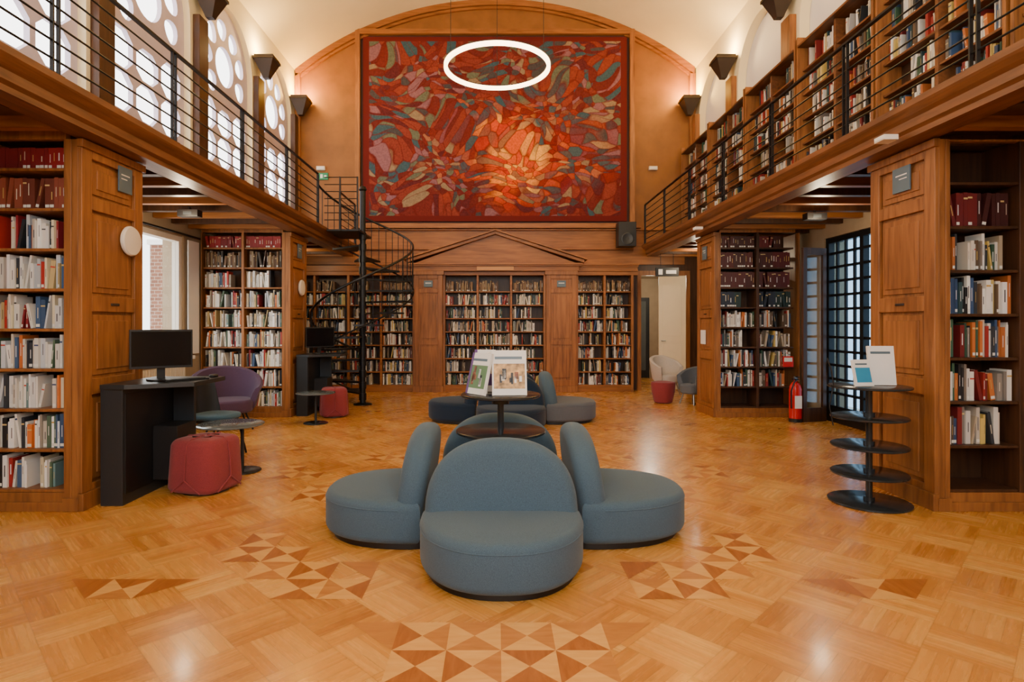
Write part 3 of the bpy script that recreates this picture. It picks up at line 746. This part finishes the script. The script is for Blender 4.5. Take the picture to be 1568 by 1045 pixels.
def pouf(x,y,rot,w=.5,h=.44,mat=RED):
    mb=MB(); M=Matrix.Translation((x,y,0))@Matrix.Rotation(math.radians(rot),4,'Z')
    def fn(a,b,t):
        k=.9+.12*math.sin(math.pi*min(1,max(0,(t/h)))*.9+.3); k=k*(1.03-.1*max(0,t/h-.5))
        return (a*k,b*k,t)
    mb.rext(sqplan(w/2),.012,h,.05,mat,M,crown=.008,func=fn)
    mb.lathe([(w*.4,0),(w*.4,.02)],BLACK,M,24)
    for k in range(4):
        Mk=M@Matrix.Rotation(math.radians(90*k),4,'Z'); f=w/2*1.005
        def q(xx,z):
            a,b,c=fn(xx,-f,z); return (a,b,c)
        mb.tube([q(0,h*.92),q(0,h*.7),q(0,h*.3)],.007,mat,6,M=Mk)
        mb.tube([q(0,h*.3),q(-w*.3,.03)],.007,mat,6,M=Mk); mb.tube([q(0,h*.3),q(w*.3,.03)],.007,mat,6,M=Mk)
        mb.tube([q(0,h*.92),(0,-w*.36,h+.004),(0,-.02,h+.01)],.006,mat,6,M=Mk)
    mb.build('upholstered_pouf',smooth=True)
pouf(-2.46,4.98,-14,.47,.45); pouf(-2.47,8.95,20,.4,.44)
mb=MB(); M=Matrix.Translation((2.98,10.5,0)); mb.lathe([(.13,0),(.16,.02),(.2,.2),(.215,.34),(.2,.37),(.1,.385)],RED,M,36); mb.build('round_pouf',smooth=True)
def tub(name,x,y,rot,m,seatm=None,w=.8,sh=.4,bh=.78,legs=STEEL):
    mb=MB(); seatm=seatm or m
    M=Matrix.Translation((x,y,0))@Matrix.Rotation(math.radians(rot),4,'Z')
    ng=30; vs=[];fs=[]
    for i in range(ng+1):
        a=math.radians(-128+256*i/ng)
        k=max(0,math.cos(a*.72))**1.1
        top=sh+.16+(bh-sh-.16)*k
        rb=w*.36; rt=w*(.47+.02*k)
        dx,dy=math.sin(a),-math.cos(a)
        e=1.0 if abs(a)<math.radians(100) else 1+.12*(abs(a)-math.radians(100))
        pts=[(rb-.05,sh-.1),(rb+.0,sh-.15),(rb+.05,sh-.1),((rb+rt)/2+.05,(sh+top)/2),(rt+.03,top-.02),(rt,top),(rt-.035,top-.02),((rb+rt)/2-.02,(sh+top)/2)]
        for r,z in pts: vs.append((dx*r*e,dy*r*e,z))
    n=8
    for i in range(ng):
        for k in range(n):
            l=(k+1)%n; fs.append((i*n+k,i*n+l,(i+1)*n+l,(i+1)*n+k))
    fs.append(tuple(range(n-1,-1,-1))); fs.append(tuple(ng*n+k for k in range(n)))
    mb.add(vs,fs,m,M)
    mb.rext([(p[0],p[1]+.03) for p in sqplan(w*.36,2.8)],sh-.17,sh,.04,seatm,M,crown=.01)
    for sx in (-1,1):
        for sy in (-1,1):
            mb.tube([(sx*w*.22,sy*w*.22,sh-.15),(sx*w*.32,sy*w*.32,0.005)],.012,legs,8,M=M)
    mb.build(name,smooth=True)
tub('tub_armchair',-3.62,7.9,212,PURPLE,w=.88,sh=.4,bh=.82,legs=IRON)
# desk chair: plastic shell back, upholstered seat, four legs, facing into the room
mb=MB(); M=Matrix.Translation((-2.98,6.25,0))@Matrix.Rotation(math.radians(-105),4,'Z')
mb.rext(sqplan(.22,3),.40,.455,.025,TEAL,M,crown=.008)
vs=[];fs=[];nu,nv=12,8
for side in (0,.022):
    for j in range(nv+1):
        v=j/nv; z=.38+.46*v; rr=.24-.02*v*v
        for i in range(nu+1):
            a=math.radians((-62+124*i/nu)*(1-.15*v)); vs.append(((rr-side)*math.sin(a)*1.05,-(rr-side)*math.cos(a)-.06*v,z))
st=(nu+1)*(nv+1)
for j in range(nv):
    for i in range(nu):
        a=j*(nu+1)+i; fs.append((a,a+1,a+nu+2,a+nu+1)); fs.append((st+a,st+a+nu+1,st+a+nu+2,st+a+1))
for i in range(nu): fs.append((nv*(nu+1)+i,nv*(nu+1)+i+1,st+nv*(nu+1)+i+1,st+nv*(nu+1)+i)); fs.append((i,st+i,st+i+1,i+1))
for j in range(nv):
    a=j*(nu+1); fs.append((a,a+nu+1,st+a+nu+1,st+a)); a+=nu; fs.append((a,st+a,st+a+nu+1,a+nu+1))
mb.add(vs,fs,BLACK,M)
mb.rext(sqplan(.2,3),.37,.4,.01,BLACK,M)
for sx in (-1,1):
    for sy in (-1,1): mb.tube([(sx*.15,sy*.15,.38),(sx*.21,sy*.21,.004)],.011,IRON,8,M=M)
mb.build('desk_chair',smooth=True)
tub('tub_armchair',3.35,11.6,200,CREAMF,w=.6,sh=.42,bh=.78)
tub('tub_armchair',3.45,10.3,120,GREYF,w=.5,sh=.36,bh=.66)
def desk(y0,y1,mrot):
    mb=MB(); X=-3.045
    mb.box(X,X+.17,y0,y1,0,.9,DESKM); mb.box(X+.17,X+.175,y0+.03,y1-.03,.08,.86,BLACK)
    mb.add([(X,y0-.01,.9),(X+.2,y0-.03,.9),(X+.62,y0+.2,.9),(X+.62,y1,.9),(X,y1,.9),(X,y0-.01,.935),(X+.2,y0-.03,.935),(X+.62,y0+.2,.935),(X+.62,y1,.935),(X,y1,.935)],
           [(4,3,2,1,0),(5,6,7,8,9),(0,1,6,5),(1,2,7,6),(2,3,8,7),(3,4,9,8),(4,0,5,9)],DESKM)
    mb.box(X+.176,X+.36,y1-.04,y1-.002,0,.9,DESKM); mb.box(X+.176,X+.38,y1-.35,y1-.05,.1,.55,BLACK)
    mb.build('computer_desk',bevel=.004)
    mb=MB(); M=Matrix.Translation((X+.26,(y0+y1)/2,.936))@Matrix.Rotation(math.radians(mrot),4,'Z')
    mb.box(-.23,.23,-.02,.02,.1,.42,BLACK,M); mb.box(-.218,.218,-.023,-.0205,.12,.405,SCREEN,M); mb.box(-.16,.16,.021,.05,.16,.36,BLACK,M)
    mb.box(-.03,.03,.022,.045,.0,.16,BLACK,M); mb.rext(sqplan(.11,3),0,.014,.004,BLACK,M)
    mb.build('computer_monitor',bevel=.003)
    mb=MB(); M=Matrix.Translation((X+.46,(y0+y1)/2-.02,.936))@Matrix.Rotation(math.radians(55),4,'Z')
    mb.box(-.18,.18,-.06,.06,0,.012,BLACK,M)
    for i in range(12):
        for j in range(5): mb.box(-.168+i*.0272,-.146+i*.0272,-.052+j*.021,-.035+j*.021,.012,.018,DESKM,M)
    mb.build('keyboard')
    mb=MB(); M=Matrix.Translation((X+.56,(y0+y1)/2+.28,.936)); mb.rext([(a*.6,b) for a,b in sqplan(.05,2.4)],0,.025,.01,BLACK,M); mb.build('computer_mouse',smooth=True)
desk(4.52,5.26,38); desk(8.95,9.6,38)
def sign(X,s,y,z,w=.17,h=.21,m=PLATE,name='bookcase_sign'):
    mb=MB(); mb.box(X,X+s*.012,y-w/2,y+w/2,z-h/2,z+h/2,m)
    mb.box(X+s*.0121,X+s*.014,y-w*.35,y+w*.3,z+h*.15,z+h*.2,PAPER) ; mb.box(X+s*.0121,X+s*.014,y-w*.35,y+w*.1,z,z+h*.04,PAPER)
    mb.build(name,bevel=.002)
sign(-3.1,1,4.9,2.6);sign(-3.1,1,9.25,2.55,.17,.22); sign(3.28,-1,4.75,2.57,.2,.2); sign(3.28,-1,9.25,2.52)
sign(3.278,-1,9.3,1.2,.2,.22,PAPER,'paper_notice')
for x in (-1.4,1.34):
    mb=MB(); mb.box(x-.09,x+.09,YF-.115,YF-.1,2.17,2.3,PLATE); mb.box(x-.06,x+.06,YF-.117,YF-.1151,2.24,2.26,PAPER); mb.build('bookcase_sign',bevel=.002)
for y,z in ((4.95,2.1),(9.3,1.98)):
    mb=MB(); M=Matrix.Translation((-3.1,y,z))@Matrix.Rotation(math.radians(90),4,'Y')
    mb.lathe([(.11,0),(.125,.015),(.125,.03),(.115,.042),(.05,.048)],WPLAST,M,36); mb.build('round_wall_speaker',smooth=True)
for y in (4.5,8.7):
    mb=MB(); mb.box(2.93,3.04,y-.06,y+.06,2.8,2.84,WPLAST); mb.box(2.925,2.93,y-.05,y+.05,2.808,2.834,PAPER); mb.build('emergency_light',bevel=.006)
for x,y in ((-3.65,7.0),(3.9,7.2)):
    mb=MB(); mb.box(x-.12,x+.12,y-.06,y+.06,2.68,2.76,BLACK); mb.cyl(x,y,2.75,2.8,.015,BLACK); mb.box(x-.05,x+.05,y-.062,y-.0601,2.7,2.74,DESKM); mb.build('track_spotlight',bevel=.004)
mb=MB(); mb.box(2.5,2.86,12.0,12.3,3.0,3.5,BLACK); M=Matrix.Translation((2.68,12.0,3.15))@Matrix.Rotation(math.radians(90),4,'X'); mb.lathe([(.12,0),(.13,.008),(.11,.012),(.04,.004)],DESKM,M); mb.box(2.66,2.7,12.3,12.47,3.2,3.25,BLACK); mb.build('loudspeaker',bevel=.008)
x,z=-3.7,4.5
mb=MB(); mb.box(x-.1,x+.1,12.56,12.599,z,z+.14,GREEN); mb.box(x-.06,x-.01,12.555,12.56,z+.03,z+.11,PAPER); mb.box(x+.02,x+.07,12.555,12.56,z+.05,z+.09,PAPER); mb.build('exit_sign')
for x in (-3.75,3.35):
    mb=MB(); mb.box(x-.09,x+.09,12.53,12.599,4.7,4.78,WPLAST); mb.box(x-.07,x+.07,12.52,12.53,4.715,4.765,PAPER); mb.build('emergency_light',bevel=.008)
mb=MB(); mb.box(3.15,3.6,11.6,11.64,2.35,2.52,BLACK); mb.box(3.35,3.55,11.595,11.6,2.4,2.47,PAPER); mb.box(3.2,3.28,11.595,11.6,2.38,2.49,PAPER)
for x in (3.25,3.5): mb.cyl(x,11.62,2.52,2.8,.006,IRON,8)
mb.build('exit_sign')
mb=MB(); M=Matrix.Translation((4.3,8.45,0))
mb.lathe([(.075,.04),(.085,.05),(.085,.46),(.075,.52),(.045,.56),(.025,.575),(.025,.6)],REDP,M,28)
mb.lathe([(.09,0),(.09,.05)],BLACK,M,28)
mb.box(-.02,.02,-.06,.06,.6,.62,BLACK,M); mb.box(-.012,.012,-.1,.03,.64,.655,BLACK,M); mb.box(-.02,.02,-.02,.02,.59,.65,STEEL,M)
mb.tube([(0,-.05,.61),(-.06,-.09,.58),(-.1,-.08,.45),(-.095,-.07,.3),(-.09,-.06,.2)],.011,BLACK,8,M=M); mb.box(-.05,.05,-.087,-.083,.2,.38,PAPER,M)
mb.build('fire_extinguisher',smooth=True)
mb=MB(); mb.box(4.3,4.46,8.82,8.83,.76,.92,REDP); mb.box(4.32,4.44,8.815,8.82,.84,.9,PAPER); mb.build('extinguisher_sign')

# ---------------------------------------------------------------- spiral staircase
mb=MB(); cx,cy=-2.33,10.25; rad=.88; H=3.0; A0=105; TOT=420; NS=15
mb.cyl(cx,cy,0,3.72,.05,IRON); mb.lathe([(.16,0),(.16,.015),(.09,.03)],IRON,Matrix.Translation((cx,cy,0)))
mb.lathe([(.05,3.72),(.07,3.75),(.05,3.8),(.01,3.82)],IRON,Matrix.Translation((cx,cy,0)))
def hp(a,r,z): a=math.radians(a); return (cx+r*math.cos(a),cy+r*math.sin(a),z)
da=TOT/NS
for i in range(NS):
    z=H*(i+1)/NS-(.005 if i==NS-1 else 0); a0=A0+i*da; a1=a0+da+4
    vs=[];m=5
    for zz in (z-.03,z):
        for r in (.05,rad):
            for k in range(m+1): vs.append(hp(a0+(a1-a0)*k/m,r,zz))
    n=m+1; fs=[]
    for k in range(m):
        fs.append((k,k+1,n+k+1,n+k)); fs.append((2*n+k,3*n+k,3*n+k+1,2*n+k+1)); fs.append((n+k,n+k+1,3*n+k+1,3*n+k))
    fs.append((0,n,3*n,2*n)); fs.append((m,2*n+m,3*n+m,n+m))
    mb.add(vs,fs,IRON)
    mb.cyl(cx,cy,z-.12,z-.001,.065,IRON,16)
    for k in range(3):
        a=a0+da*(k+.2)/3; zt=H*((a-A0)/TOT)+.1+.76
        p=hp(a,rad-.01,z-.03); q=hp(a,rad-.01,zt); mb.tube([p,q],.007,IRON,6)
rail=[hp(A0+TOT*i/120,rad-.01,.1+H*i/120+.78) for i in range(121)]; mb.tube(rail,.02,IRON,8)
mb.tube([hp(A0+TOT*i/120,rad,.1+H*i/120) for i in range(121)],.014,IRON,6)
mb.box(cx-.5,cx+.05,cy-.45,cy+.5,2.96,2.99,IRON)
for z in [3.14+.118*i for i in range(6)]+[3.85]: mb.tube([(-2.86,9.78,z),(cx+.02,9.78,z)],.008,IRON,6)
for x in (-2.6,cx+.02): mb.box(x-.012,x+.012,9.765,9.795,2.96,3.86,IRON)
mb.build('spiral_staircase',smooth=True)

# ---------------------------------------------------------------- ring pendant
mb=MB(); cx,cy,cz,rr=0.01,7.5,4.69,.655
n=96
def ringsec(r0,r1,z0,z1,mat):
    vs=[];fs=[]
    for i in range(n):
        a=2*math.pi*i/n
        for r,z in ((r0,z0),(r1,z0),(r1,z1),(r0,z1)): vs.append((cx+r*math.cos(a),cy+r*math.sin(a),z))
    for i in range(n):
        j=(i+1)%n
        for k in range(4):
            l=(k+1)%4; fs.append((i*4+k,i*4+l,j*4+l,j*4+k))
    mb.add(vs,fs,mat)
ringsec(rr-.022,rr+.022,cz-.032,cz+.012,GLOW); ringsec(rr-.024,rr+.024,cz+.013,cz+.024,BRONZE)
for a in (90,210,-30,):
    x=cx+rr*math.cos(math.radians(a)); y=cy+rr*math.sin(math.radians(a)); mb.tube([(x,y,cz+.02),(x,y,1.43+math.sqrt(6.9**2-x*x))],.004,IRON,6)
mb.build('ring_pendant_light',smooth=True)

# ---------------------------------------------------------------- lighting
for x,y in ((-3.65,7.0),(3.9,7.2)): light('POINT','spot_lamp',(x,y-.15,2.6),24,(1,.78,.5),.08)
light('POINT','corridor_lamp',(3.6,13.8,2.4),50,(1,.9,.7),.1)
light('POINT','bay_fill_light',(-3.8,11.0,2.65),20,(1,.82,.56),.08); light('POINT','bay_fill_light',(3.8,11.0,2.65),28,(1,.82,.56),.08)  # added fill lights to lift the dark under-gallery bays, no fixtures there
w=bpy.data.worlds.new('World'); scene.world=w; w.use_nodes=True
bg=w.node_tree.nodes['Background']; bg.inputs[0].default_value=(1.0,.965,.93,1); bg.inputs[1].default_value=6.0

cam=bpy.data.cameras.new('Camera'); co=bpy.data.objects.new('Camera',cam); scene.collection.objects.link(co)
co.location=(0,0,1.4); co.rotation_euler=(math.radians(90),0,0); cam.sensor_width=36; cam.lens=36*900/1568
cam.shift_x=(784-760)/1568; cam.shift_y=-(522.5-497)/1568; cam.clip_start=.05
scene.camera=co
